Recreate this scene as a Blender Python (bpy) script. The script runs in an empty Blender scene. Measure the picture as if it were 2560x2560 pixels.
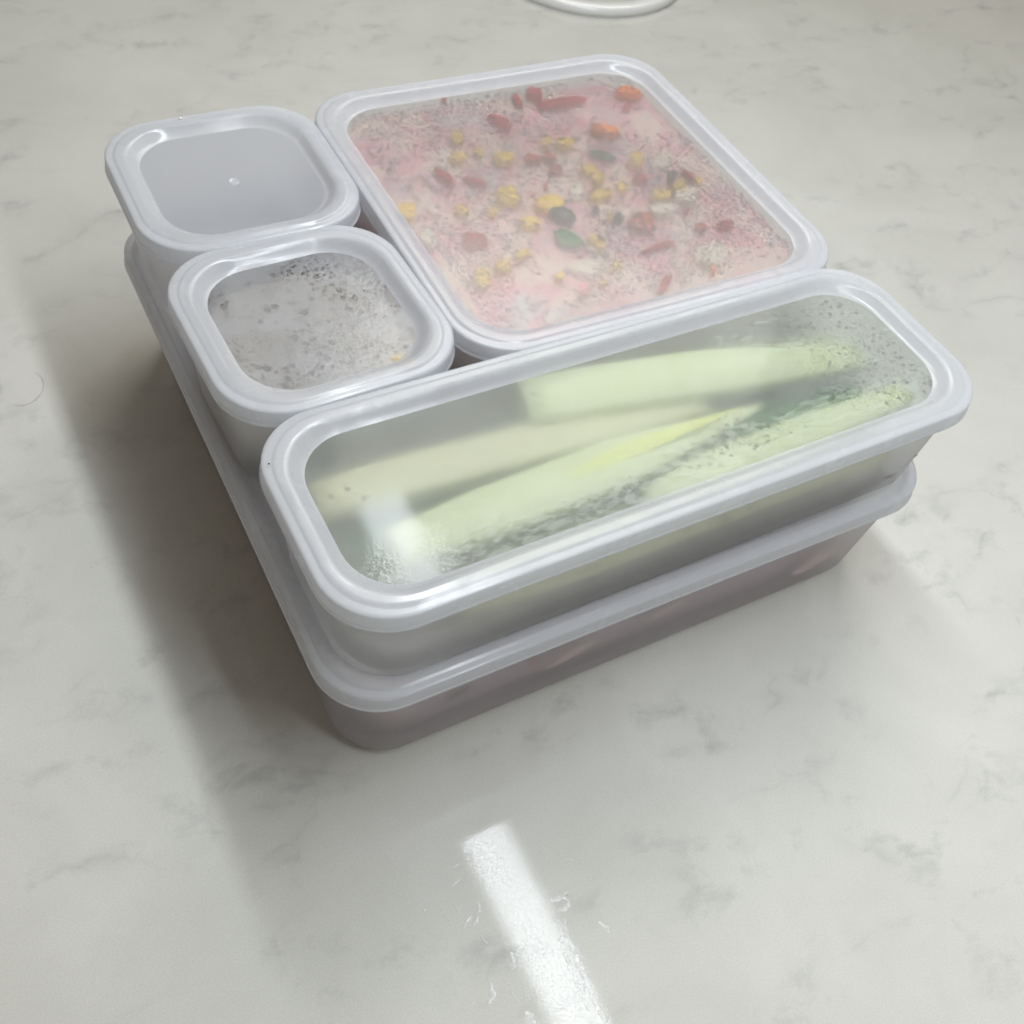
import bpy, bmesh, math, random
from mathutils import Vector, Matrix, noise
S = bpy.context.scene
COL = S.collection
R = math.radians

# ------------------------------------------------------------------ camera
cam_data = bpy.data.cameras.new('camera')
cam = bpy.data.objects.new('camera', cam_data)
COL.objects.link(cam)
cam_data.sensor_width = 36.0
cam_data.lens = 2674.0 / 2560 * 36.0
cam_data.clip_start = 0.01
cam_data.clip_end = 20
cam.location = (-0.0540, -0.1327, 0.3337)
cam.matrix_world = (Matrix.Translation(cam.location) @ Matrix.Rotation(R(-36.82), 4, 'Z')
                    @ Matrix.Rotation(R(90 - 50.79), 4, 'X') @ Matrix.Rotation(R(11.53), 4, 'Z'))
cam_data.dof.use_dof = True
cam_data.dof.focus_distance = 0.315
cam_data.dof.aperture_fstop = 26
S.camera = cam

# ------------------------------------------------------------------ world: dim even light of the room
W = bpy.data.worlds.new('World'); S.world = W; W.use_nodes = True
bg = W.node_tree.nodes['Background']
bg.inputs['Color'].default_value = (1.0, 0.90, 0.75, 1)
bg.inputs['Strength'].default_value = 0.172

W.cycles.sampling_method = 'NONE'

# ------------------------------------------------------------------ the strip lamp under the cabinet
ld = bpy.data.lights.new('strip_lamp', 'AREA')
ld.shape = 'RECTANGLE'; ld.size = 0.042; ld.size_y = 0.90
ld.energy = 4.15; ld.color = (0.89, 0.95, 1.0)
lamp = bpy.data.objects.new('strip_lamp', ld); COL.objects.link(lamp)
lamp.location = (0.205, -0.04, 0.60)

# unseen soft fill light, added high at the back right to lift the counter
cd = bpy.data.lights.new('back_fill_lamp', 'AREA'); cd.shape = 'SQUARE'; cd.size = 1.2
cd.energy = 25; cd.color = (1.0, 0.97, 0.90)
fill_lamp = bpy.data.objects.new('back_fill_lamp', cd); COL.objects.link(fill_lamp)
fill_lamp.location = (1.3, 1.6, 2.2)
fill_lamp.rotation_euler = (Vector((0.15, 0.15, 0)) - fill_lamp.location).to_track_quat('-Z', 'Y').to_euler()

# ------------------------------------------------------------------ exposure
S.view_settings.view_transform = 'Standard'
S.view_settings.look = 'None'
S.view_settings.exposure = 0.0
S.view_settings.gamma = 1.0
S.view_settings.use_curve_mapping = False
S.render.engine = 'CYCLES'
S.cycles.use_denoising = True
S.cycles.adaptive_threshold = 0.02
S.cycles.max_bounces = 9
S.cycles.transmission_bounces = 8
S.cycles.transparent_max_bounces = 16
S.cycles.diffuse_bounces = 3
S.cycles.sample_clamp_indirect = 6.0
S.cycles.caustics_reflective = True
S.cycles.caustics_refractive = True

# ================================================================== materials
def new_mat(name):
    m = bpy.data.materials.new(name); m.use_nodes = True
    nt = m.node_tree
    for n in list(nt.nodes): nt.nodes.remove(n)
    out = nt.nodes.new('ShaderNodeOutputMaterial')
    return m, nt, out
def N(nt, kind, **kw):
    n = nt.nodes.new(kind)
    for k, v in kw.items():
        if k.startswith('i_'):
            key = k[2:].replace('_', ' ')
            n.inputs[key].default_value = v
        else: setattr(n, k, v)
    return n
def L(nt, a, b): nt.links.new(a, b)
def c4(c): return (c[0], c[1], c[2], 1)
def ramp(nt, fac, stops):
    r = nt.nodes.new('ShaderNodeValToRGB')
    e = r.color_ramp.elements
    while len(e) < len(stops): e.new(0.5)
    for el, (p, c) in zip(e, stops):
        el.position = p; el.color = c4(c) if hasattr(c, '__len__') else (c, c, c, 1)
    L(nt, fac, r.inputs[0]); return r.outputs[0]
def noise_tex(nt, vec, scale, detail=3, rough=0.5, dist=0.0):
    n = N(nt, 'ShaderNodeTexNoise'); n.inputs['Scale'].default_value = scale
    n.inputs['Detail'].default_value = detail; n.inputs['Roughness'].default_value = rough
    n.inputs['Distortion'].default_value = dist
    if vec is not None: L(nt, vec, n.inputs['Vector'])
    return n.outputs['Fac']
def math_node(nt, op, a, b=None, c=None):
    n = N(nt, 'ShaderNodeMath', operation=op)
    for i, v in enumerate((a, b, c)):
        if v is None: continue
        if isinstance(v, (int, float)): n.inputs[i].default_value = v
        else: L(nt, v, n.inputs[i])
    return n.outputs[0]
def mapping(nt, loc=(0, 0, 0), rot=(0, 0, 0), scale=(1, 1, 1)):
    tc = N(nt, 'ShaderNodeTexCoord'); m = N(nt, 'ShaderNodeMapping')
    m.inputs['Location'].default_value = loc; m.inputs['Rotation'].default_value = rot; m.inputs['Scale'].default_value = scale
    L(nt, tc.outputs['Object'], m.inputs['Vector']); return m.outputs[0]
def mixs(nt, fac, a, b):
    m = N(nt, 'ShaderNodeMixShader')
    if isinstance(fac, (int, float)): m.inputs[0].default_value = fac
    else: L(nt, fac, m.inputs[0])
    L(nt, a, m.inputs[1]); L(nt, b, m.inputs[2]); return m.outputs[0]

def plastic(name, see, diffuse, clear=0.25, tint=(0.80, 0.825, 0.87), blur=0.75, ior=1.10, gloss=0.28,
            fog=None, bump=None, gw=1.0, smudge=False):
    """milky polypropylene sheet: part of the light passes blurred, part is scattered through, part back"""
    m, nt, out = new_mat(name)
    vec = mapping(nt)
    refr = N(nt, 'ShaderNodeBsdfRefraction'); refr.inputs['Color'].default_value = (0.97, 0.975, 0.98, 1)
    refr.inputs['Roughness'].default_value = blur; refr.inputs['IOR'].default_value = ior
    trn = N(nt, 'ShaderNodeBsdfTransparent'); trn.inputs['Color'].default_value = (0.97, 0.975, 0.98, 1)
    seesh = mixs(nt, clear, refr.outputs[0], trn.outputs[0])
    tl = N(nt, 'ShaderNodeBsdfTranslucent'); tl.inputs['Color'].default_value = c4(tint)
    df = N(nt, 'ShaderNodeBsdfDiffuse'); df.inputs['Color'].default_value = c4(tint)
    mil = mixs(nt, diffuse, tl.outputs[0], df.outputs[0])
    if fog is not None:
        seef = fog(nt, vec)
    else: seef = see
    base = mixs(nt, seef, mil, seesh)
    gl = N(nt, 'ShaderNodeBsdfGlossy'); gl.inputs['Roughness'].default_value = gloss
    gl.inputs['Color'].default_value = (1, 1, 1, 1)
    if smudge: L(nt, ramp(nt, noise_tex(nt, vec, 75, 3, 0.6), [(0.40, gloss * 0.7), (0.62, gloss * 1.7)]), gl.inputs['Roughness'])
    fr = N(nt, 'ShaderNodeFresnel'); fr.inputs['IOR'].default_value = 1.42
    if bump is not None:
        b = bump(nt, vec)
        L(nt, b, gl.inputs['Normal']); L(nt, b, refr.inputs['Normal'])
    # the same reflectance from either side of the sheet
    lw = N(nt, 'ShaderNodeLayerWeight'); lw.inputs['Blend'].default_value = 0.12
    fac = math_node(nt, 'ADD', math_node(nt, 'MULTIPLY', lw.outputs['Facing'], 0.30 * gw), 0.02 * gw)
    sh = mixs(nt, math_node(nt, 'MINIMUM', fac, 0.35), base, gl.outputs[0])
    L(nt, sh, out.inputs['Surface'])
    return m

def bump_node(nt, h, strength, dist):
    b = N(nt, 'ShaderNodeBump'); b.inputs['Strength'].default_value = strength; b.inputs['Distance'].default_value = dist
    L(nt, h, b.inputs['Height']); return b.outputs[0]

def drops_mask(nt, vec, scale, size, amount):
    """1 inside round beads that cleared the fog; amount (0..1) sets where there are any"""
    v = N(nt, 'ShaderNodeTexVoronoi', feature='F1', voronoi_dimensions='2D'); v.inputs['Scale'].default_value = scale; v.inputs['Randomness'].default_value = 0.85
    L(nt, vec, v.inputs['Vector'])
    rad = math_node(nt, 'MULTIPLY', amount, size)
    d = math_node(nt, 'SUBTRACT', rad, v.outputs['Distance'])
    m = N(nt, 'ShaderNodeMapRange'); m.inputs[1].default_value = -0.02; m.inputs[2].default_value = 0.08; m.clamp = True
    L(nt, d, m.inputs[0]); return m.outputs[0]
def fog_salad(nt, vec):
    n = noise_tex(nt, vec, 40, 2, 0.55)
    base_ = ramp(nt, n, [(0.3, 0.61), (0.7, 0.73)])
    return base_
def rng(nt, v, a0, a1):
    m = N(nt, 'ShaderNodeMapRange', interpolation_type='SMOOTHSTEP'); m.inputs[1].default_value = a0; m.inputs[2].default_value = a1
    L(nt, v, m.inputs[0]); return m.outputs[0]
def wet_zone(nt, vec):
    """1 where the film of water under the long lid is rough: along its front edge, most at the left"""
    sep = N(nt, 'ShaderNodeSeparateXYZ'); L(nt, vec, sep.inputs[0])
    wav = noise_tex(nt, mapping(nt, rot=(0, 0, R(8)), scale=(1, 1.7, 1)), 42, 5, 0.65, 0.5)
    edge = math_node(nt, 'ADD', sep.outputs['Y'], math_node(nt, 'MULTIPLY', math_node(nt, 'SUBTRACT', wav, 0.5), 0.045))
    front = rng(nt, edge, -0.0135, -0.0165)
    wav2 = noise_tex(nt, mapping(nt, loc=(0.3, 0.1, 0), rot=(0, 0, R(-10)), scale=(1, 1.7, 1)), 36, 5, 0.65, 0.4)
    back = math_node(nt, 'MULTIPLY', rng(nt, wav2, 0.56, 0.60), rng(nt, sep.outputs['X'], -0.01, 0.03))
    return math_node(nt, 'MAXIMUM', front, back)
def fog_stick(nt, vec):
    n = noise_tex(nt, mapping(nt, scale=(1, 1.6, 1)), 26, 2, 0.5, 0.4)
    f = ramp(nt, noise_tex(nt, mapping(nt, rot=(0, 0, R(-20)), scale=(1, 2.0, 1)), 300, 2, 0.6), [(0.42, 0.0), (0.62, 1.0)])
    base_ = ramp(nt, n, [(0.40, 0.60), (0.60, 0.69)])
    w = math_node(nt, 'MULTIPLY', wet_zone(nt, vec), math_node(nt, 'SUBTRACT', math_node(nt, 'MULTIPLY', f, 0.30), 0.05))
    return math_node(nt, 'SUBTRACT', base_, w)
def bump_stick(nt, vec):
    # smeared film of water: streaks where it was wiped, grain between
    st = noise_tex(nt, mapping(nt, rot=(0, 0, R(-14)), scale=(70, 620, 60)), 1.0, 2, 0.6)
    fine = noise_tex(nt, vec, 700, 2, 0.75)
    sep = N(nt, 'ShaderNodeSeparateXYZ'); L(nt, vec, sep.inputs[0])
    z = math_node(nt, 'MULTIPLY', rng(nt, sep.outputs['Y'], -0.008, -0.022), rng(nt, sep.outputs['X'], 0.01, -0.05))
    h = math_node(nt, 'ADD', math_node(nt, 'MULTIPLY', st, 0.6), math_node(nt, 'MULTIPLY', fine, 0.5))
    h = math_node(nt, 'MULTIPLY', h, math_node(nt, 'ADD', 0.04, z))
    return bump_node(nt, h, 0.4, 0.00022)
def fog_grey(nt, vec):
    n = noise_tex(nt, vec, 70, 3, 0.6, 0.4)
    f = noise_tex(nt, vec, 600, 2, 0.6)
    base_ = ramp(nt, math_node(nt, 'ADD', math_node(nt, 'MULTIPLY', n, 0.75), math_node(nt, 'MULTIPLY', f, 0.25)), [(0.40, 0.46), (0.5, 0.58), (0.60, 0.72)])
    where = ramp(nt, noise_tex(nt, mapping(nt, loc=(0.5, 0.2, 0.1)), 45, 2, 0.6), [(0.45, 0.0), (0.62, 1.0)])
    return math_node(nt, 'MINIMUM', math_node(nt, 'ADD', base_, math_node(nt, 'MULTIPLY', drops_mask(nt, vec, 420, 0.34, where), 0.35)), 1.0)
def bump_grey(nt, vec):
    return bump_node(nt, noise_tex(nt, vec, 500, 2, 0.6), 0.10, 0.0006)

TINT = (0.875, 0.89, 0.93)
M_RIM = plastic('milky_plastic_rim', 0.28, 0.58, clear=0.2, tint=TINT, gloss=0.19, gw=0.8, smudge=True)
M_WALL = plastic('milky_plastic_wall', 0.55, 0.5, clear=0.15, tint=(0.90, 0.885, 0.895), blur=0.9, ior=1.14, gloss=0.30)
M_PANEL_CLEAN = plastic('milky_plastic_panel', 0.38, 0.45, clear=0.12, tint=(0.86, 0.885, 0.95), blur=0.8, ior=1.12, gloss=0.14, gw=0.6)
M_PANEL_SALAD = plastic('fogged_panel_salad', 0.7, 0.45, tint=(0.84, 0.82, 0.81), clear=0.10, blur=0.80, ior=1.13, gloss=0.20, fog=fog_salad)
M_PANEL_STICK = plastic('wet_panel', 0.7, 0.45, clear=0.10, tint=(0.79, 0.86, 0.80), blur=0.88, ior=1.19, gloss=0.075, fog=fog_stick, bump=bump_stick, gw=0.36)
M_PANEL_GREY = plastic('fogged_panel_grey', 0.6, 0.45, clear=0.2, blur=0.8, ior=1.12, gloss=0.16, fog=fog_grey, bump=bump_grey)
M_PANEL_BASE = plastic('milky_plastic_base_panel', 0.40, 0.50, clear=0.15, tint=TINT, blur=0.85, ior=1.12, gloss=0.25)

def water_mat():
    m, nt, out = new_mat('water_droplet')
    g = N(nt, 'ShaderNodeBsdfGlass'); g.inputs['IOR'].default_value = 1.33; g.inputs['Roughness'].default_value = 0.05; g.inputs['Color'].default_value = (0.60, 0.575, 0.575, 1)  # dark tint paints in the shade that refraction gives the beads
    t = N(nt, 'ShaderNodeBsdfTransparent'); t.inputs['Color'].default_value = (0.60, 0.575, 0.575, 1)
    L(nt, mixs(nt, 0.25, g.outputs[0], t.outputs[0]), out.inputs['Surface'])
    return m
M_WATER = water_mat()

def food(name, cols, scale=120, rough=0.45, spec=0.4, bump=0.0):
    m, nt, out = new_mat(name)
    vec = mapping(nt)
    p = N(nt, 'ShaderNodeBsdfPrincipled')
    f = noise_tex(nt, vec, scale, 3, 0.55, 0.3)
    n = len(cols)
    col = ramp(nt, f, [(0.3 + 0.4 * i / max(1, n - 1), c) for i, c in enumerate(cols)])
    L(nt, col, p.inputs['Base Color'])
    p.inputs['Roughness'].default_value = rough
    p.inputs['Specular IOR Level'].default_value = spec
    if bump:
        L(nt, bump_node(nt, noise_tex(nt, vec, scale * 5, 3), bump, 0.0006), p.inputs['Normal'])
    L(nt, p.outputs[0], out.inputs['Surface'])
    return m
M_MASS = food('pink_dressed_cabbage', [(0.56, 0.52, 0.50), (0.72, 0.34, 0.37), (0.80, 0.66, 0.56), (0.74, 0.32, 0.36), (0.62, 0.56, 0.54)], scale=30)
M_SHRED = food('cabbage_shreds', [(0.62, 0.30, 0.38), (0.76, 0.66, 0.56), (0.70, 0.42, 0.46), (0.50, 0.48, 0.50), (0.78, 0.70, 0.60)], scale=55)
M_MASS_DARK = food('pink_dressed_cabbage_base', [(0.60, 0.53, 0.57), (0.70, 0.48, 0.55), (0.63, 0.54, 0.57)], scale=30)
M_FOOD = dict(
    red=food('red_pepper', [(0.38, 0.025, 0.02), (0.52, 0.05, 0.035)]),
    rust=food('rust_red_pepper', [(0.36, 0.07, 0.03), (0.44, 0.10, 0.05)]),
    orange=food('orange_carrot', [(0.78, 0.20, 0.03), (0.85, 0.27, 0.06)]),
    pink=food('pink_radish', [(0.70, 0.22, 0.25), (0.78, 0.35, 0.35)]),
    corn=food('yellow_corn', [(0.74, 0.46, 0.05), (0.82, 0.58, 0.14)]),
    cream=food('cream_vegetable', [(0.78, 0.68, 0.52), (0.85, 0.78, 0.66)]),
    leaf=food('green_leaf', [(0.03, 0.13, 0.035), (0.06, 0.20, 0.06)]),
    herb=food('green_herb', [(0.05, 0.14, 0.05), (0.10, 0.20, 0.09)]),
    olive=food('dark_olive_skin', [(0.035, 0.035, 0.03), (0.12, 0.11, 0.05)]))
M_FLESH = food('cucumber_flesh', [(0.66, 0.71, 0.38), (0.77, 0.81, 0.52), (0.72, 0.76, 0.45)], scale=60, rough=0.35)
M_FLESH_PALE = food('cucumber_flesh_pale', [(0.74, 0.72, 0.44), (0.80, 0.77, 0.54)], scale=60, rough=0.35)
M_CORE = food('cucumber_core', [(0.74, 0.76, 0.20), (0.80, 0.80, 0.32)], scale=150, rough=0.3)
M_SKIN = food('cucumber_skin', [(0.04, 0.11, 0.045), (0.08, 0.19, 0.08)], scale=80, rough=0.35)
M_DIP = food('grey_beige_dip', [(0.36, 0.33, 0.29), (0.48, 0.44, 0.39), (0.42, 0.39, 0.35)], scale=60, rough=0.5)

def counter_mat():
    m, nt, out = new_mat('veined_quartz')
    p = N(nt, 'ShaderNodeBsdfPrincipled')
    vec = mapping(nt)
    # soft clouding
    cloud = ramp(nt, noise_tex(nt, vec, 13, 4, 0.6, 0.5), [(0.3, (0.580, 0.574, 0.530)), (0.7, (0.650, 0.644, 0.600))])
    # long connected veins that thin out and break
    wig = N(nt, 'ShaderNodeTexNoise'); wig.inputs['Scale'].default_value = 22; wig.inputs['Detail'].default_value = 4; L(nt, vec, wig.inputs['Vector'])
    off = N(nt, 'ShaderNodeVectorMath', operation='MULTIPLY_ADD'); L(nt, wig.outputs['Color'], off.inputs[0])
    off.inputs[1].default_value = (0.05, 0.05, 0.0); L(nt, mapping(nt, loc=(0.13, 0.41, 0), rot=(0, 0, R(-28)), scale=(0.8, 1.5, 1)), off.inputs[2])
    a = noise_tex(nt, off.outputs[0], 8.5, 3, 0.55)
    da = math_node(nt, 'ABSOLUTE', math_node(nt, 'SUBTRACT', a, 0.5))
    line = ramp(nt, da, [(0.0, 1.0), (0.010, 0.35), (0.045, 0.0)])
    patch = ramp(nt, noise_tex(nt, mapping(nt, loc=(2.1, 0.3, 0)), 30, 3, 0.6), [(0.46, 0.0), (0.70, 1.0)])
    vein = math_node(nt, 'MULTIPLY', line, patch)
    # smudges gathered along the same veins
    bl = noise_tex(nt, mapping(nt, loc=(0.7, 1.3, 0), rot=(0, 0, R(35)), scale=(1, 1.4, 1)), 44, 5, 0.66, 0.3)
    near = ramp(nt, da, [(0.0, 1.0), (0.03, 0.6), (0.09, 0.0)])
    blot = math_node(nt, 'MULTIPLY', ramp(nt, bl, [(0.54, 0.0), (0.80, 1.0)]), near)
    dark = math_node(nt, 'ADD', math_node(nt, 'MULTIPLY', vein, 0.30), math_node(nt, 'MULTIPLY', blot, 0.62))
    mx = N(nt, 'ShaderNodeMix', data_type='RGBA')
    L(nt, dark, mx.inputs[0]); L(nt, cloud, mx.inputs[6]); mx.inputs[7].default_value = (0.27, 0.27, 0.275, 1)
    # grain of the quartz
    gr = ramp(nt, noise_tex(nt, vec, 1700, 2, 0.6), [(0.35, 0.95), (0.65, 1.04)])
    mg = N(nt, 'ShaderNodeMix', data_type='RGBA', blend_type='MULTIPLY'); mg.inputs[0].default_value = 1.0
    L(nt, mx.outputs[2], mg.inputs[6]); L(nt, gr, mg.inputs[7])
    L(nt, mg.outputs[2], p.inputs['Base Color'])
    rg = ramp(nt, noise_tex(nt, vec, 30, 4, 0.6), [(0.35, 0.035), (0.7, 0.055)])
    L(nt, rg, p.inputs['Roughness'])
    L(nt, ramp(nt, noise_tex(nt, vec, 1500, 2, 0.8), [(0.40, 0.04), (0.60, 0.235)]), p.inputs['Specular IOR Level'])
    L(nt, bump_node(nt, noise_tex(nt, vec, 1500, 2, 0.7), 0.014, 0.0004), p.inputs['Normal'])
    L(nt, p.outputs[0], out.inputs['Surface'])
    return m
def plain(name, col, rough=0.4, spec=0.5):
    m, nt, out = new_mat(name)
    p = N(nt, 'ShaderNodeBsdfPrincipled')
    f = noise_tex(nt, mapping(nt), 90, 3)
    L(nt, ramp(nt, f, [(0.3, [x * 0.95 for x in col]), (0.7, col)]), p.inputs['Base Color'])
    p.inputs['Roughness'].default_value = rough; p.inputs['Specular IOR Level'].default_value = spec
    L(nt, p.outputs[0], out.inputs['Surface']); return m
M_CHINA = plain('white_glaze', (0.86, 0.86, 0.84), 0.15)
M_DARK = plain('dark_speck', (0.05, 0.05, 0.05), 0.5)
M_HAIR = plain('hair', (0.16, 0.13, 0.10), 0.4)

# ================================================================== helpers
def link(name, me, mat, parent=None, loc=None):
    for p in me.polygons: p.use_smooth = True
    if mat is not None: me.materials.append(mat)
    o = bpy.data.objects.new(name, me); COL.objects.link(o)
    if loc is not None: o.location = loc
    if parent is not None: o.parent = parent
    return o
def empty(name, loc=(0, 0, 0), rz=0.0):
    o = bpy.data.objects.new(name, None); COL.objects.link(o)
    o.location = loc; o.rotation_euler = (0, 0, rz); o.empty_display_size = 0.02
    return o
def tag(o, label=None, cat=None, group=None, kind=None):
    if label: o['label'] = label
    if cat: o['category'] = cat
    if group: o['group'] = group
    if kind: o['kind'] = kind
    return o
def mesh(name, verts, faces):
    me = bpy.data.meshes.new(name); me.from_pydata(verts, [], faces); me.update(); return me
def rrect(lx, ly, r, seg=10, sub=6):
    """rounded rectangle centred on 0, counter-clockwise"""
    hx, hy = lx / 2, ly / 2
    r = max(0.0005, min(r, hx - 1e-4, hy - 1e-4))
    pts = []
    for (cx, cy, a0) in ((hx - r, hy - r, 0), (-hx + r, hy - r, 90), (-hx + r, -hy + r, 180), (hx - r, -hy + r, 270)):
        arc = [(cx + r * math.cos(R(a0 + 90 * i / seg)), cy + r * math.sin(R(a0 + 90 * i / seg))) for i in range(seg + 1)]
        if pts:
            p0, p1 = pts[-1], arc[0]
            for k in range(1, sub): pts.append((p0[0] + (p1[0] - p0[0]) * k / sub, p0[1] + (p1[1] - p0[1]) * k / sub))
        pts += arc
    p0, p1 = pts[-1], pts[0]
    for k in range(1, sub): pts.append((p0[0] + (p1[0] - p0[0]) * k / sub, p0[1] + (p1[1] - p0[1]) * k / sub))
    return pts
def loft(name, lx, ly, r, profile, cap_end=False, cap_start=False, wob=None, rmin=0.006, flip=False):
    """profile: (inset, z); rings of a rounded rectangle joined one to the next"""
    V, F, n = [], [], None
    for (ins, z) in profile:
        ring = rrect(lx - 2 * ins, ly - 2 * ins, max(rmin, r - 0.40 * ins))
        n = len(ring)
        for (x, y) in ring:
            dz = wob(x, y, ins) if wob else 0.0
            V.append((x, y, z + dz))
    for k in range(len(profile) - 1):
        a, b = k * n, (k + 1) * n
        for i in range(n):
            j = (i + 1) % n
            F.append((a + i, b + i, b + j, a + j) if flip else (a + i, a + j, b + j, b + i))
    if cap_end:
        cap = tuple(range((len(profile) - 1) * n, len(profile) * n))
        F.append(cap[::-1] if flip else cap)
    if cap_start: F.append(tuple(reversed(range(n))))
    return mesh(name, V, F)

# ================================================================== the countertop
bm = bmesh.new()
bmesh.ops.create_cube(bm, size=1.0)
for v in bm.verts: v.co = Vector((v.co.x * 3.0, v.co.y * 3.0, v.co.z * 0.03 - 0.015))
me = bpy.data.meshes.new('countertop'); bm.to_mesh(me); bm.free()
top = link('countertop', me, counter_mat())
for p in me.polygons: p.use_smooth = False
tag(top, 'pale grey veined quartz countertop with a satin sheen', 'countertop', kind='structure')

# ================================================================== containers
ZE, ZU, SK = 0.0552, 0.0968, 0.0069
RC = 0.0218          # outer corner radius of every lid
def container(label, lx, ly, x, y, rot, ztop, zbot, panel_mat, seed, wall_in, fillet, rim_flat=0.0068, warp=0.0003, wall_mat=M_WALL):
    """x, y: the front left corner of the lid"""
    rz = R(rot)
    c = Vector((x + math.cos(rz) * lx / 2 - math.sin(rz) * ly / 2, y + math.sin(rz) * lx / 2 + math.cos(rz) * ly / 2, zbot))
    root = empty('food_container', c, rz)
    tag(root, label, 'food container', 'frosted lidded food containers in the stack')
    H = ztop - zbot
    ph = seed * 1.7
    f = rim_flat
    def wob(px, py, ins):
        if ins > f + 0.002: return 0.0
        return warp * (math.sin(px * 34 + ph) * 0.6 + math.sin(py * 41 + ph * 1.3) * 0.6)
    s, f = SK, rim_flat
    rim = [(0.0046, -0.0014), (0.0024, -0.0021), (0.0021, -s + 0.0022), (0.0017, -s + 0.0006), (0.0012, -s), (0.0006, -s - 0.00005),
           (0.0001, -s + 0.0003), (0.0, -s + 0.0009), (0.00035, -s + 0.0014), (0.00045, -s + 0.0019), (0.0003, -s + 0.0024),
           (0.0005, -0.0020), (0.0006, -0.0011), (0.0008, -0.00075), (0.0012, -0.00055), (0.0017, -0.0005), (0.0029, -0.0005), (0.0033, -0.00042), (0.0037, -0.00012), (0.0041, 0.0), (0.0046, 0.0),
           (f - 0.0008, 0.0), (f + 0.0002, -0.0001), (f + 0.0009, -0.0005), (f + 0.0016, -0.0012), (f + 0.0026, -0.0022), (f + 0.0034, -0.0028), (f + 0.0043, -0.0031)]
    lid = link('lid', loft('lid', lx, ly, RC, [(i, z + H) for i, z in rim], wob=wob), M_RIM, root)
    lid.modifiers.new('weighted_normals', 'WEIGHTED_NORMAL').keep_sharp = False
    pi = f + 0.0043
    half = min(lx, ly) / 2
    pr = [(pi, -0.0031)]
    panel = link('lid_panel', loft('lid_panel', lx, ly, RC, [(i, z + H) for i, z in pr], cap_end=True, rmin=0.002), panel_mat, lid)
    fr = fillet
    w0, w1 = 0.0034, wall_in
    body = [(w0 + 0.0006, H - 0.0026), (w0, H - 0.0030), (w0, H - 0.0052)]
    for k in range(1, 5): body.append((w0 + (w1 - w0) * k / 4, H - 0.0052 + (fr - (H - 0.0052)) * k / 4))
    for k in range(1, 8):
        a = R(90 * k / 7); body.append((w1 + fr * (1 - math.cos(a)), fr * (1 - math.sin(a))))
    body.append((w1 + fr + 0.006, 0.0)); body.append((w1 + fr + 0.0065, 0.0006)); 
    link('body', loft('body', lx, ly, RC, body, cap_end=True, rmin=0.002, flip=True), wall_mat, root)
    return root, lid, panel, H

def droplets(lid, lx, ly, z, n, rmin, rmax, seed, dens, inset=0.0145, flat=0.55, seg=8):
    """beads of condensation hanging under a lid"""
    rnd = random.Random(seed)
    V, F = [], []
    placed = {}
    cell = rmax * 2
    k = tries = 0
    while k < n and tries < n * 14:
        tries += 1
        x = rnd.uniform(-lx / 2 + inset, lx / 2 - inset); y = rnd.uniform(-ly / 2 + inset, ly / 2 - inset)
        d = dens(x, y)
        if rnd.random() > d: continue
        r = rmin + (rmax - rmin) * rnd.random() ** 2.2
        g = (int(x // cell), int(y // cell)); ok = True
        for i in (-1, 0, 1):
            for j in (-1, 0, 1):
                for (qx, qy, qr) in placed.get((g[0] + i, g[1] + j), ()):
                    if (qx - x) ** 2 + (qy - y) ** 2 < (qr + r) ** 2 * 1.02: ok = False; break
        if not ok: continue
        placed.setdefault(g, []).append((x, y, r))
        b = len(V); ex = rnd.uniform(0.85, 1.2); a0 = rnd.uniform(0, 6.28)
        for (rr, zz) in ((1.0, 0.0), (0.80, -0.6), (0.42, -0.92)):
            for q in range(seg):
                a = a0 + 2 * math.pi * q / seg
                V.append((x + r * rr * ex * math.cos(a), y + r * rr / ex * math.sin(a), z + zz * r * flat))
        V.append((x, y, z - r * flat))
        for lvl in (0, 1):
            for q in range(seg):
                q2 = (q + 1) % seg
                F.append((b + lvl * seg + q2, b + lvl * seg + q, b + (lvl + 1) * seg + q, b + (lvl + 1) * seg + q2))
        for q in range(seg): F.append((b + 2 * seg + (q + 1) % seg, b + 2 * seg + q, b + 3 * seg))
        k += 1
    o = link('condensation', mesh('condensation', V, F), M_WATER, lid)
    tag(o, 'beads of condensation under the lid', kind='stuff')
    return o

ZB = ZE - 0.0031
# base box
base, base_lid, base_panel, base_H = container('wide square container at the bottom carrying the four others', 0.2375, 0.2395, 0.0, 0.0, 0.0, ZE, 0.0, M_PANEL_BASE, 1, 0.0075, 0.0070, rim_flat=0.0060)
# long box in front
A_L, A_W = 0.240, 0.0806
boxA, lidA, panA, HA = container('long rectangular container with cucumber sticks along the front of the stack', A_L, A_W, 0.0017, 0.0006, 0.376, ZU, ZB, M_PANEL_STICK, 2, 0.0062, 0.0035)
# big square box of salad
B_L = 0.1600
boxB, lidB, panB, HB = container('large square container of chopped salad at the back right', B_L, B_L, 0.0789, 0.0804, -0.459, ZU, ZB, M_PANEL_SALAD, 3, 0.0062, 0.0035)
# two small boxes
C_S = 0.0813
boxC, lidC, panC, HC = container('small square empty container with a clean lid at the back left corner', C_S, C_S, -0.0006, 0.1604, -0.474, ZU, ZB, M_PANEL_CLEAN, 4, 0.0062, 0.0035)
boxD, lidD, panD, HD = container('small square container with a fogged grey lid, between the empty one and the long one', C_S, C_S, 0.0007, 0.0793, 1.96, ZU, ZB, M_PANEL_GREY, 5, 0.0062, 0.0035)

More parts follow.
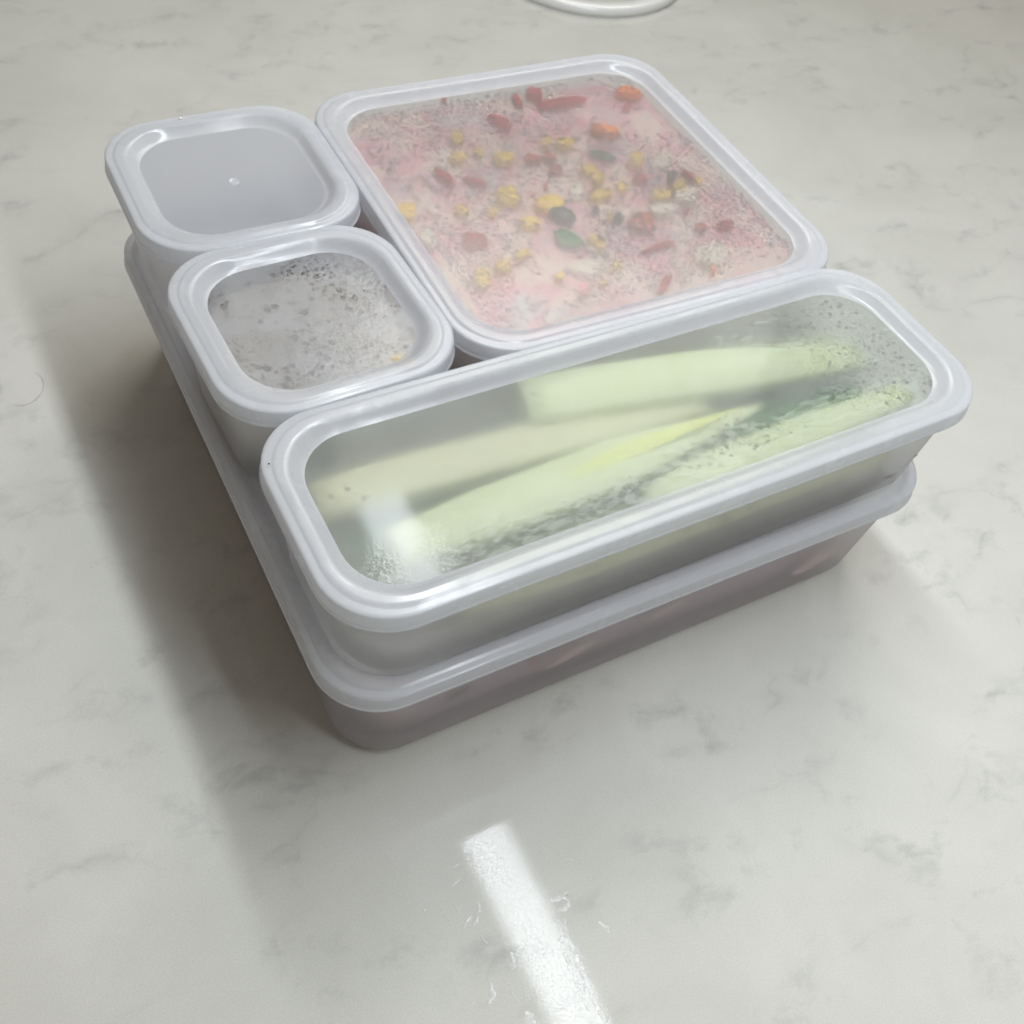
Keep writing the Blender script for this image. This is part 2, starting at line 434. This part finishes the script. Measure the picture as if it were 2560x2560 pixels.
def nz(x, y, s, o=0.0): return noise.noise(Vector((x * s + o, y * s - o, o * 0.7)))
PZ = lambda H: H - 0.00314
droplets(lidB, B_L, B_L, PZ(HB), 3000, 0.00048, 0.0012, 11, lambda x, y: max(0.03, min(1.0, 0.55 + 1.5 * nz(x, y, 28, 3.1) - (0.5 if x > 0.035 and y > 0.0 else 0.0))))
droplets(lidA, A_L, A_W, PZ(HA), 420, 0.0003, 0.0009, 12, lambda x, y: max(0.02, min(1.0, 0.25 + 1.8 * nz(x * 0.5, y, 34, 7.7) + (0.3 if abs(x) > 0.09 else 0))))
droplets(lidD, C_S, C_S, PZ(HD), 150, 0.0005, 0.0016, 13, lambda x, y: max(0.05, min(1.0, 0.4 + 1.5 * nz(x, y, 60, 1.2))))

# drops running down inside the front wall of the long box
rnd = random.Random(44); V, F = [], []
for q in range(150):
    x = rnd.uniform(-0.055, 0.100); tz = rnd.uniform(0.12, 0.95)
    if rnd.random() > 0.35 + 0.6 * (nz(x, tz * 0.05, 40, 2.0) + 0.3): continue
    zz = 0.0035 + (HA - 0.0052 - 0.0035) * tz; yy = -A_W / 2 + 0.0062 + (0.0034 - 0.0062) * tz + 0.00015
    r_ = rnd.uniform(0.0005, 0.0014); el = rnd.uniform(1.0, 2.2); sl = rnd.uniform(-0.2, 0.5); b0 = len(V)
    for (rr, dd) in ((1.0, 0.0), (0.75, 0.5), (0.35, 0.8)):
        for k in range(8):
            a = 2 * math.pi * k / 8; u, w_ = math.cos(a) * rr * r_ * el, math.sin(a) * rr * r_
            V.append((x + u, yy + dd * r_ * 0.5, zz + w_ + u * sl))
    for lv in (0, 1):
        for k in range(8): F.append((b0 + lv * 8 + k, b0 + lv * 8 + (k + 1) % 8, b0 + lv * 8 + 8 + (k + 1) % 8, b0 + lv * 8 + 8 + k))
    F.append(tuple(b0 + 16 + k for k in range(8)))
bodyA = [c_ for c_ in boxA.children if c_.name.startswith('body')][0]
tag(link('condensation', mesh('condensation', V, F), M_WATER, bodyA), 'drops on the inside of the wall', kind='stuff')

# moulding mark in the middle of the clean lid and on the end of the long lid
def mould_mark(lid, x, y, z, r=0.0021):
    V, F, n = [], [], 20
    prof = ((r, 0.0), (r * 0.86, 0.0004), (r * 0.7, 0.0004), (r * 0.5, 0.00005), (r * 0.2, 0.0001))
    for (rr, zz) in prof:
        for k in range(n): a = 2 * math.pi * k / n; V.append((x + rr * math.cos(a), y + rr * math.sin(a), z + zz))
    for l in range(len(prof) - 1):
        for k in range(n): F.append((l * n + k, l * n + (k + 1) % n, (l + 1) * n + (k + 1) % n, (l + 1) * n + k))
    F.append(tuple(range((len(prof) - 1) * n, len(prof) * n)))
    link('moulding_mark', mesh('moulding_mark', V, F), M_RIM, lid)
mould_mark(lidC, -0.0004, -0.0020, HC - 0.0031)

# ================================================================== what is inside
def filling(name, lx, ly, z0, z1, inset, mat, amp, scale, seed, r=0.02, nx=60):
    """a mass of food that fills a box: lumpy top, sides to the floor"""
    hx, hy = lx / 2 - inset, ly / 2 - inset
    ny = max(8, int(nx * hy / hx))
    V, F = [], []
    for j in range(ny + 1):
        for i in range(nx + 1):
            u, v = -1 + 2 * i / nx, -1 + 2 * j / ny
            # squircle the square grid so that the corners are round
            x, y = u * hx, v * hy
            cx, cy = max(0, abs(x) - (hx - r)), max(0, abs(y) - (hy - r))
            d = math.hypot(cx, cy)
            if d > r:
                k = r / d; x = math.copysign(hx - r + cx * k, x); y = math.copysign(hy - r + cy * k, y)
            z = z1 + amp * (nz(x, y, scale, seed) + 0.5 * nz(x, y, scale * 2.7, seed + 4))
            V.append((x, y, z))
    for j in range(ny):
        for i in range(nx):
            a = j * (nx + 1) + i; F.append((a, a + 1, a + nx + 2, a + nx + 1))
    edge = [i for i in range(nx)] + [nx + j * (nx + 1) for j in range(ny)] + [ny * (nx + 1) + nx - i for i in range(nx)] + [(ny - j) * (nx + 1) for j in range(ny)]
    steps = 4; prev = edge
    for s_ in range(1, steps + 1):
        cur = []
        for e in edge:
            x, y, z = V[e]; t = s_ / steps
            k = 1 - 0.05 * t * t + 0.012 * nz(x * 1.3 + t, y * 1.3, 90, seed)
            cur.append(len(V)); V.append((x * k, y * k, z + (z0 - z) * t))
        m_ = len(edge)
        for i in range(m_): F.append((prev[i], cur[i], cur[(i + 1) % m_], prev[(i + 1) % m_]))
        prev = cur
    F.append(tuple(prev[::-1]))
    return mesh(name, V, F)

def chunk(kind, U, V_, h, seed):
    """one chopped piece lying flat: outline set by its kind, domed, with uneven edges"""
    rnd = random.Random(seed)
    n = 12
    U, V_ = Vector((U[0], U[1], 0)), Vector((V_[0], V_[1], 0))
    verts, faces = [], []
    outl = []
    nc = {'red': 4, 'rust': 5, 'corn': 6, 'leaf': 4}.get(kind, 6)
    cor = []
    for k in range(nc):
        a = 2 * math.pi * (k + rnd.uniform(-0.22, 0.22)) / nc + (0.0 if kind == 'leaf' else 0.5)
        rr = rnd.uniform(0.80, 1.18) if kind != 'red' else rnd.uniform(0.45, 1.3)
        if kind == 'leaf': rr = (1.15, 0.9, 1.15, 0.95)[k]
        cor.append((rr * math.cos(a), rr * math.sin(a)))
    for k in range(nc):
        p0, p1 = cor[k], cor[(k + 1) % nc]
        for t in ((0.12, 0.5, 0.88) if nc <= 4 else (0.15, 0.85)):
            bul = 1.0 + 0.10 * math.sin(math.pi * t)
            outl.append(((p0[0] + (p1[0] - p0[0]) * t) * bul, (p0[1] + (p1[1] - p0[1]) * t) * bul))
    n = len(outl)
    bend = rnd.uniform(-0.35, 0.35) if kind in ('red', 'rust', 'orange', 'herb') else 0.0
    for (sc, zz) in ((0.9, -0.5), (1.0, -0.1), (0.97, 0.36), (0.80, 0.48)):
        for (a, b) in outl:
            w = U * a * sc + V_ * (b * sc + bend * (a * a - 0.4))
            verts.append((w.x, w.y, h * zz + rnd.uniform(-0.06, 0.06) * h))
    for l in range(3):
        for k in range(n): faces.append((l * n + k, l * n + (k + 1) % n, (l + 1) * n + (k + 1) % n, (l + 1) * n + k))
    faces.append(tuple(range(3 * n, 4 * n))); faces.append(tuple(reversed(range(n))))
    return mesh(kind, verts, faces)

NAMES = dict(red='red_pepper_piece', rust='red_pepper_piece', orange='carrot_piece', pink='radish_piece', corn='corn_kernel', cream='cream_vegetable_piece', leaf='green_leaf', herb='herb_sprig', olive='olive_piece')
# kind, x, y, half length vector, half width vector (mm, from the middle of the box)
PIECES=[('red',11.0,62.4,-0.8,-5.1,-2.5,-1.1),
  ('red',21.6,64.2,2.4,-3.0,-3.7,-4.6),
  ('red',26.7,55.5,11.5,-0.5,-1.4,-3.2),
  ('red',-3.4,49.7,3.7,-6.3,-2.8,-3.2),
  ('red',-42.3,21.4,2.7,-3.3,-2.6,-3.4),
  ('red',-30.7,14.6,3.3,-3.0,-1.6,-2.2),
  ('red',-49.4,-15.1,3.9,-3.5,-2.6,-3.7),
  ('rust',-3.1,22.3,3.3,-1.5,-1.3,-2.2),
  ('rust',4.0,21.4,1.3,-3.0,-1.8,-1.8),
  ('rust',1.9,12.1,2.6,-0.8,-1.4,-2.5),
  ('red',-6.2,5.4,1.1,-0.3,-2.2,-4.1),
  ('red',-19.2,70.7,0.7,-1.6,-1.6,-1.8),
  ('pink',-23.0,-54.1,1.9,-0.6,-1.7,-3.0),
  ('orange',35.6,31.2,5.0,-2.9,-2.0,-2.8),
  ('corn',-26.6,44.0,1.5,-1.9,-2.6,-3.5),
  ('corn',-31.6,31.9,3.1,-1.4,-1.3,-2.5),
  ('corn',-22.4,32.7,0.8,-1.9,-1.7,-1.8),
  ('corn',-15.1,25.3,4.4,-1.3,-1.6,-3.1),
  ('corn',14.3,27.4,3.9,-1.1,-1.6,-2.9),
  ('corn',-24.7,2.3,2.8,-4.4,-3.5,-3.8),
  ('corn',-44.7,1.0,1.1,-2.3,-1.7,-1.7),
  ('corn',-34.5,-3.8,1.8,-0.6,-1.0,-2.1),
  ('corn',-10.5,-6.5,5.2,-1.6,-2.3,-4.1),
  ('corn',-24.4,-14.9,4.1,-2.0,-1.9,-3.1),
  ('corn',-65.4,5.4,2.9,-2.6,-2.3,-3.5),
  ('corn',-55.1,-37.6,3.1,-1.0,-2.3,-4.6),
  ('corn',-45.0,-33.3,1.4,-2.7,-2.3,-2.2),
  ('corn',-35.3,-29.7,3.1,-0.2,-0.7,-1.7),
  ('cream',-63.9,-10.4,2.2,-4.5,-2.8,-3.0),
  ('corn',16.1,3.2,2.5,-0.7,-1.5,-2.5),
  ('corn',15.0,9.4,3.3,-1.6,-1.6,-2.4),
  ('corn',23.0,-4.6,2.0,-0.6,-1.7,-2.9),
  ('corn',11.5,-7.2,5.0,-0.2,-1.1,-2.4),
  ('corn',-5.9,-30.7,1.8,-0.6,-1.1,-1.8),
  ('corn',-4.6,-34.7,1.7,-0.5,-0.9,-1.5),
  ('corn',8.7,-19.6,1.3,-0.4,-1.4,-2.4),
  ('corn',-28.0,-44.8,1.9,-0.6,-1.0,-1.8),
  ('corn',-4.6,-46.7,1.8,-0.6,-1.3,-2.1),
  ('leaf',-14.5,-27.4,3.6,-4.3,-3.5,-3.9),
  ('orange',61.6,54.1,4.6,-2.6,-1.8,-2.5),
  ('red',56.7,45.4,2.1,-0.6,-1.6,-2.6),
  ('red',32.4,-2.9,3.5,-4.3,-3.0,-3.2),
  ('rust',18.7,-27.5,3.9,-3.5,-3.8,-4.4),
  ('red',17.0,-42.2,7.2,0.9,-0.6,-1.8),
  ('red',6.2,-62.1,4.9,3.0,0.5,-2.6),
  ('red',53.9,-5.2,1.0,-4.0,-2.1,-1.5),
  ('rust',12.9,-5.5,3.1,-2.1,-1.3,-1.7),
  ('red',49.7,-39.6,3.3,-1.0,-1.8,-2.6),
  ('rust',39.4,-37.3,2.1,-0.7,-1.5,-2.2),
  ('red',38.9,-27.4,1.5,-0.5,-0.8,-1.3),
  ('orange',30.1,-60.2,1.1,-0.4,-0.9,-1.3),
  ('corn',38.4,9.5,2.7,-0.8,-2.5,-4.1),
  ('corn',35.3,-14.6,3.8,-1.2,-1.5,-2.4),
  ('corn',45.7,-12.1,3.5,0.2,-1.1,-2.4),
  ('corn',55.4,-11.0,1.5,-0.5,-1.2,-1.8),
  ('corn',8.4,31.6,2.1,-0.6,-1.5,-2.7),
  ('corn',-14.4,-53.2,1.5,-0.5,-1.0,-1.7),
  ('cream',48.7,6.5,4.3,-1.3,-3.0,-4.8),
  ('cream',45.6,-17.2,3.4,-2.3,-3.4,-4.2),
  ('cream',30.3,-22.5,5.4,-1.7,-1.8,-2.8),
  ('cream',-14.4,-43.5,7.0,-2.3,-2.0,-3.5),
  ('cream',34.5,-51.5,7.2,-1.4,-2.9,-4.9),
  ('cream',4.1,-1.1,2.7,-0.8,-3.8,-6.6),
  ('herb',26.7,16.6,4.3,-3.3,-1.5,-2.0),
  ('olive',10.8,-21.8,1.3,-1.6,-1.7,-1.9),
  ('herb',20.3,-24.8,0.4,-2.0,-1.8,-1.2),
  ('olive',-3.1,-32.1,1.7,0.2,-0.8,-2.7),
  ('olive',47.1,-4.4,2.1,-0.6,-1.3,-2.1),
  ('olive',4.7,-15.0,1.4,-0.4,-0.9,-1.5),
  ('olive',-9.7,-13.8,4.1,-3.1,-1.9,-2.6),
  ('olive',10.5,34.6,1.0,-0.3,-0.7,-1.3)]
salad = empty('chopped_salad', boxB.location + Vector((0, 0, 0.0015)), boxB.rotation_euler.z)
tag(salad, 'pink chopped salad with corn and red pepper under the large fogged lid', 'salad')
link('dressed_cabbage', filling('dressed_cabbage', B_L, B_L, 0.0, HB - 0.0104, 0.0105, M_MASS, 0.0020, 60, 2.2), M_MASS, salad)
rnd = random.Random(21)
V, F = [], []
for q in range(170):                                     # shreds of cabbage strewn over the mass
    cx, cy = rnd.uniform(-0.066, 0.066), rnd.uniform(-0.066, 0.066)
    if nz(cx, cy, 30, 6.0) < -0.12: continue
    a, ln, wd = rnd.uniform(0, 6.28), rnd.uniform(0.003, 0.009), rnd.uniform(0.0009, 0.0022)
    zc = HB - 0.0102 + rnd.uniform(-0.0008, 0.0010); bend = rnd.uniform(-0.5, 0.5); f0 = len(V)
    for i in range(6):
        t = i / 5 - 0.5
        px, py = cx + math.cos(a + bend * t) * ln * t * 2, cy + math.sin(a + bend * t) * ln * t * 2
        ox, oy = -math.sin(a + bend * t) * wd, math.cos(a + bend * t) * wd
        k = 1 - 1.6 * abs(t) ** 3
        V += [(px + ox * k, py + oy * k, zc - 0.0003), (px, py, zc + 0.0006 + 0.0006 * math.sin(9 * t + q)), (px - ox * k, py - oy * k, zc - 0.0003)]
    for i in range(5):
        for s_ in (0, 1): F.append((f0 + i * 3 + s_, f0 + i * 3 + s_ + 1, f0 + i * 3 + s_ + 4, f0 + i * 3 + s_ + 3))
tag(link('cabbage_shreds', mesh('cabbage_shreds', V, F), M_SHRED, salad), 'pink and cream cabbage shreds', kind='stuff')
for i, (kind, x, y, ux, uy, vx, vy) in enumerate(PIECES):
    ul = math.hypot(ux, uy); vl = math.hypot(vx, vy)
    h = min(0.0045, 0.0012 * min(ul, vl) + 0.0006)
    if kind in ('leaf', 'herb'): h = 0.0012
    k = 1.12
    if kind == 'red': ux, uy, vx, vy = ux * 1.2, uy * 1.2, vx * 0.8, vy * 0.8
    o = link(NAMES[kind], chunk(kind, (ux * k / 1000, uy * k / 1000), (vx * k / 1000, vy * k / 1000), h, 100 + i), M_FOOD[kind], salad)
    deep = 0.0 if kind not in ('cream',) else 0.0012
    if kind == 'herb' and ul < 3: deep = -0.0012
    o.location = (x / 1000, y / 1000, HB - 0.0015 - 0.0070 - deep + (i % 5) * 0.00025)

# small box: grey-beige dip with a yellow piece in it
dip = empty('creamy_dip', boxD.location + Vector((0, 0, 0.0015)), boxD.rotation_euler.z)
tag(dip, 'grey beige creamy dip inside the small fogged container', 'dip')
link('dip_mass', filling('dip_mass', C_S, C_S, 0.0, HD - 0.0125, 0.0105, M_DIP, 0.0008, 60, 5.5, nx=36), M_DIP, dip)
o = link('corn_kernel', chunk('corn', (0.0035, -0.0008), (-0.0008, 0.003), 0.003, 77), M_FOOD['corn'], dip)
o.location = (0.0215, -0.0235, HD - 0.0125)

# bottom box: more of the pink salad
salad2 = empty('chopped_salad', base.location + Vector((0, 0, 0.0015)), 0)
tag(salad2, 'dark pink chopped salad filling the wide container at the bottom', 'salad')
link('dressed_cabbage', filling('dressed_cabbage', 0.2375, 0.2395, 0.003, 0.038, 0.0125, M_MASS_DARK, 0.0016, 60, 8.2, nx=50), M_MASS_DARK, salad2)
for i, (kind, x, z, ux, uz) in enumerate((('red', 0.0713, 0.030, 0.0042, 0.0014), ('olive', 0.0439, 0.029, 0.0046, 0.0014), ('shred', 0.088, 0.024, 0.012, 0.003), ('shred', 0.198, 0.018, 0.012, 0.004), ('shred', 0.125, 0.030, 0.010, 0.002), ('red', 0.0800, 0.035, 0.0025, 0.0009))):
    o = link(NAMES.get(kind, 'cabbage_shred'), chunk(kind, (ux, 0), (0, uz), 0.0014, 300 + i), M_FOOD.get(kind, M_SHRED), salad2)
    o.location = (x - 0.11875, 0.0070 + (0.036 - z) * 0.08 - 0.11975, z - 0.0015); o.rotation_euler = (R(84), R(-18), 0)

# long box: cucumber sticks
def stick(label, p0, p1, z0, z1, w, h, roll, taper0, taper1, mat, seed, core=False):
    """a spear cut from a cucumber: a flat cut side, a wedge of flesh and a rounded strip of dark skin"""
    root = empty('cucumber_stick', boxA.matrix_world @ Vector((0, 0, 0)) if False else boxA.location, boxA.rotation_euler.z)
    tag(root, label, 'cucumber stick', 'cucumber sticks in the long container')
    a, b = Vector((p0[0] / 1000, p0[1] / 1000, z0)), Vector((p1[0] / 1000, p1[1] / 1000, z1))
    d = (b - a).normalized(); side = Vector((0, 0, 1)).cross(d).normalized(); up = d.cross(side)
    side, up = (side * math.cos(R(roll)) + up * math.sin(R(roll))), (up * math.cos(R(roll)) - side * math.sin(R(roll)))
    sec = [(-0.5, 0.40), (-0.44, 0.49), (0.0, 0.5), (0.44, 0.49), (0.5, 0.40), (0.47, 0.0), (0.36, -0.28), (0.18, -0.45), (0.0, -0.5), (-0.18, -0.45), (-0.36, -0.28), (-0.47, 0.0)]
    n, m_ = 14, len(sec)
    V, F = [], []; VS, FS = [], []
    for i in range(n + 1):
        t = i / n
        k = min(1.0, taper0 + (1 - taper0) * min(1, t * 5)) * min(1.0, taper1 + (1 - taper1) * min(1, (1 - t) * 2.4))
        bow = 0.0012 * math.sin(3.1 * t + seed)
        c = a + (b - a) * t + side * bow
        for (u, v) in sec: q = c + side * (u * w * k) + up * (v * h * k); V.append(tuple(q))
        for (u, v) in sec[4:] + sec[:1]: q = c + side * (u * w * k * 1.03) + up * (v * h * k * 1.03); VS.append(tuple(q))
    ms = m_ - 3
    for i in range(n):
        for j in range(m_): F.append((i * m_ + j, i * m_ + (j + 1) % m_, (i + 1) * m_ + (j + 1) % m_, (i + 1) * m_ + j))
        for j in range(1, ms - 2): FS.append((i * ms + j, i * ms + j + 1, (i + 1) * ms + j + 1, (i + 1) * ms + j))
    F.append(tuple(reversed(range(m_)))); F.append(tuple(range(n * m_, (n + 1) * m_)))
    link('flesh', mesh('flesh', V, F), mat, root)
    link('skin', mesh('skin', VS, FS), M_SKIN, root)
    if core:
        V2, F2 = [], []
        for i in range(n + 1):
            t = i / n; tt = 0.42 + 0.50 * t
            k = min(1.0, taper1 + (1 - taper1) * min(1, (1 - tt) * 2.4)) * math.sin(math.pi * min(0.999, max(0.001, t))) ** 0.5
            c = a + (b - a) * tt + side * 0.0012 * math.sin(3.1 * tt + seed)
            for (u, v) in ((-0.10, 0.50), (0.05, 0.54), (0.28, 0.50)): V2.append(tuple(c + side * (u * w * k) + up * (v * h)))
        for i in range(n):
            for j in range(2): F2.append((i * 3 + j, i * 3 + j + 1, i * 3 + j + 4, i * 3 + j + 3))
        link('seed_core', mesh('seed_core', V2, F2), M_CORE, root)
    return root
zt = HA - 0.0036
stick('pale green cucumber stick with a blunt end, at the back under the long lid', (-30, 25), (96, 4), zt - 0.0105, zt - 0.0100, 0.019, 0.013, 6, 0.95, 0.55, M_FLESH, 1)
stick('cream coloured cucumber stick reaching the left end of the long container', (-107, 13), (30, 9), zt - 0.0125, zt - 0.0150, 0.017, 0.012, -6, 0.8, 0.8, M_FLESH_PALE, 2)
stick('yellow green cucumber stick tapering to a point, middle of the long container', (-92, -11), (46, -5), zt - 0.0110, zt - 0.0070, 0.017, 0.012, 4, 0.75, 0.08, M_FLESH, 3, core=True)
stick('pale cucumber stick at the front right under the long lid', (-12, -22), (98, -21), zt - 0.0115, zt - 0.0080, 0.014, 0.012, -8, 0.5, 0.6, M_FLESH, 4)
stick('dark skinned cucumber stick lying lowest in the long container', (-100, 3), (92, -8), zt - 0.0255, zt - 0.0205, 0.026, 0.014, 180, 0.7, 0.7, M_FLESH, 5)
stick('pale cucumber stick low along the front wall of the long container', (-78, -24), (90, -24.5), zt - 0.0220, zt - 0.0240, 0.012, 0.014, 60, 0.7, 0.8, M_FLESH, 6)
stick('pale cucumber stick at the back right end of the long container', (10, 24), (100, 15), zt - 0.0240, zt - 0.0200, 0.014, 0.013, 0, 0.7, 0.7, M_FLESH, 7)

# ================================================================== small things on and around the stack
# white ring lying at the far edge
DR, DW = 0.0715, 0.0105
prof = [(DR - DW, 0.0), (DR, 0.0), (DR + 0.0004, 0.003), (DR - 0.0004, 0.0052), (DR - 0.0018, 0.0060), (DR - DW + 0.0018, 0.0060), (DR - DW + 0.0004, 0.0052), (DR - DW - 0.0004, 0.003)]
V, F, n_ = [], [], 96
for (r_, z_) in prof:
    for k in range(n_): a = 2 * math.pi * k / n_; V.append((r_ * math.cos(a), r_ * math.sin(a), z_))
for l in range(len(prof)):
    l2 = (l + 1) % len(prof)
    for k in range(n_): F.append((l * n_ + k, l * n_ + (k + 1) % n_, l2 * n_ + (k + 1) % n_, l2 * n_ + k))
ringo = link('white_ring', mesh('white_ring', V, F), M_CHINA)
ringo.location = (0.3815, 0.4955, 0)
tag(ringo, 'thin white round ring cut off by the far edge of the picture', 'ring')

def tube(name, pts, r, mat):
    cu = bpy.data.curves.new(name, 'CURVE'); cu.dimensions = '3D'; cu.bevel_depth = r; cu.bevel_resolution = 2; cu.resolution_u = 8
    sp = cu.splines.new('NURBS'); sp.points.add(len(pts) - 1)
    for q, p_ in zip(sp.points, pts): q.co = (*p_, 1)
    sp.use_endpoint_u = True; sp.order_u = 4
    t = bpy.data.objects.new(name + '_curve', cu); COL.objects.link(t)
    dg = bpy.context.evaluated_depsgraph_get(); me = bpy.data.meshes.new_from_object(t.evaluated_get(dg))
    bpy.data.objects.remove(t); me.materials.clear()
    return link(name, me, mat)
o = tube('stray_hair', [(-0.0540, 0.2105, 0.0002), (-0.0500, 0.2080, 0.0003), (-0.0440, 0.2110, 0.0003), (-0.0405, 0.2170, 0.0003), (-0.0400, 0.2230, 0.0004), (-0.0425, 0.2260, 0.0003)], 0.00004, M_HAIR)
tag(o, 'thin curled hair lying on the countertop left of the stack', 'hair')

# dried water marks on the counter in front of the stack
def film_mat():
    m, nt, out = new_mat('dried_water_film')
    t = N(nt, 'ShaderNodeBsdfTransparent')
    d = N(nt, 'ShaderNodeBsdfDiffuse'); d.inputs['Color'].default_value = (0.80, 0.80, 0.80, 1)
    g = N(nt, 'ShaderNodeBsdfGlossy'); g.inputs['Roughness'].default_value = 0.22
    sol = mixs(nt, 0.10, d.outputs[0], g.outputs[0])
    f = ramp(nt, noise_tex(nt, mapping(nt), 420, 4, 0.7), [(0.38, 0.05), (0.62, 0.42)])
    L(nt, mixs(nt, f, t.outputs[0], sol), out.inputs['Surface']); return m
MARKS = [([(47.6, -57.3), (50.4, -57.7), (53.6, -57.8), (51.9, -61.6), (48.5, -61.1)], 1.3),
  ([(46.1, -62.7), (47.2, -64.9), (47.4, -68.3), (48.9, -64.1)], 0.9),
  ([(44.0, -68.9), (47.1, -69.8), (47.2, -74.8), (46.6, -79.3), (46.0, -85.4), (45.2, -90.1), (45.5, -95.6)], 1.5),
  ([(44.6, -77.3), (44.5, -81.5), (43.5, -85.2)], 1.4),
  ([(43.7, -72.6), (43.6, -79.0), (42.6, -84.7), (42.1, -90.6)], 1.0),
  ([(19.0, -53.4), (20.8, -51.5), (22.8, -50.8)], 0.8),
  ([(22.6, -53.7), (24.7, -52.0), (26.8, -49.0), (26.3, -47.4)], 0.8),
  ([(15.2, -44.1), (15.3, -46.6), (16.2, -49.3)], 0.35),
  ([(20.0, -45.0), (20.1, -46.7), (20.1, -48.4)], 0.45),
  ([(19.5, -70.9), (18.4, -73.5), (16.6, -75.9)], 1.2),
  ([(25.2, -82.4), (25.0, -84.3), (23.5, -86.0)], 2.4),
  ([(29.1, -65.5), (28.2, -68.3), (26.8, -70.3)], 1.4),
  ([(23.0, -57.5), (23.6, -60.7)], 0.5),
  ([(10.3, -42.9), (11.1, -42.6)], 0.5),
  ([(58.2, -69.4), (59.9, -71.6), (59.6, -74.2)], 0.9),
  ([(53.2, -81.5), (49.9, -88.3), (46.5, -94.8)], 0.25),
  ([(28.7, -75.9), (26.5, -79.4)], 0.4),
  ([(30.2, -77.2), (28.7, -80.5)], 0.4),
  ([(22.8, -34.6), (26.9, -34.5)], 0.3),
  ([(26.6, -39.9), (27.6, -38.9)], 0.6),
  ([(57.1, -44.7), (59.4, -48.2), (62.1, -51.3)], 0.25),
  ([(21.9, -39.9), (24.7, -39.0)], 0.4),
  ([(23.8, -74.5), (24.7, -79.1)], 0.5),
  ([(23.3, -71.2), (24.2, -73.7)], 0.4),
  ([(11.0, -72.4), (14.2, -76.0)], 0.3)]
V, F = [], []
rnd = random.Random(5)
for pl, w in MARKS:
    pts = []
    for (a, c_) in zip(pl[:-1], pl[1:]):
        n_ = max(2, int(math.hypot(c_[0] - a[0], c_[1] - a[1]) / 0.5))
        pts += [(a[0] + (c_[0] - a[0]) * q / n_, a[1] + (c_[1] - a[1]) * q / n_) for q in range(n_)]
    pts.append(pl[-1])
    first = len(V)
    for q, (x, y) in enumerate(pts):
        x2, y2 = pts[min(q + 1, len(pts) - 1)]; x1, y1 = pts[max(q - 1, 0)]
        dx, dy = x2 - x1, y2 - y1; d_ = math.hypot(dx, dy) or 1
        t_ = q / max(1, len(pts) - 1); k = 0.35 + 0.65 * math.sin(math.pi * min(1, max(0, 0.08 + 0.84 * t_)))
        for sgn in (-1, 0, 1):
            e = sgn * w * 1.0 * k * rnd.uniform(0.4, 1.35)
            V.append(((x - dy / d_ * e) / 1000, (y + dx / d_ * e) / 1000, 0.00012 if sgn == 0 else 0.00004))
    for q in range(len(pts) - 1):
        for s_ in (0, 1): i_ = first + q * 3 + s_; F.append((i_, i_ + 1, i_ + 4, i_ + 3))
o = link('dried_water_marks', mesh('dried_water_marks', V, F), film_mat())
tag(o, 'whitish dried water marks on the counter beside the reflected lamp', 'water marks', kind='stuff')

# a crumb and a bead of water on the lids
def blob(name, x, y, z, r, mat, label, cat, flat=0.6):
    bm = bmesh.new(); bmesh.ops.create_icosphere(bm, subdivisions=2, radius=r)
    for v in bm.verts:
        k = 1 + 0.25 * noise.noise(v.co * (1.3 / r)); v.co = Vector((v.co.x * k, v.co.y * k * 0.85, v.co.z * flat + r * flat * 0.9))
    me = bpy.data.meshes.new(name); bm.to_mesh(me); bm.free()
    o = link(name, me, mat, None, (x, y, z)); tag(o, label, cat); return o
blob('crumb', 0.0049, 0.0640, ZU - 0.0001, 0.00032, M_DARK, 'tiny dark crumb on the left rim of the long lid', 'crumb')
blob('water_bead', 0.0330, 0.2378, ZU - 0.0001, 0.0007, M_CHINA, 'tiny white bead on the back rim of the empty container', 'bead')
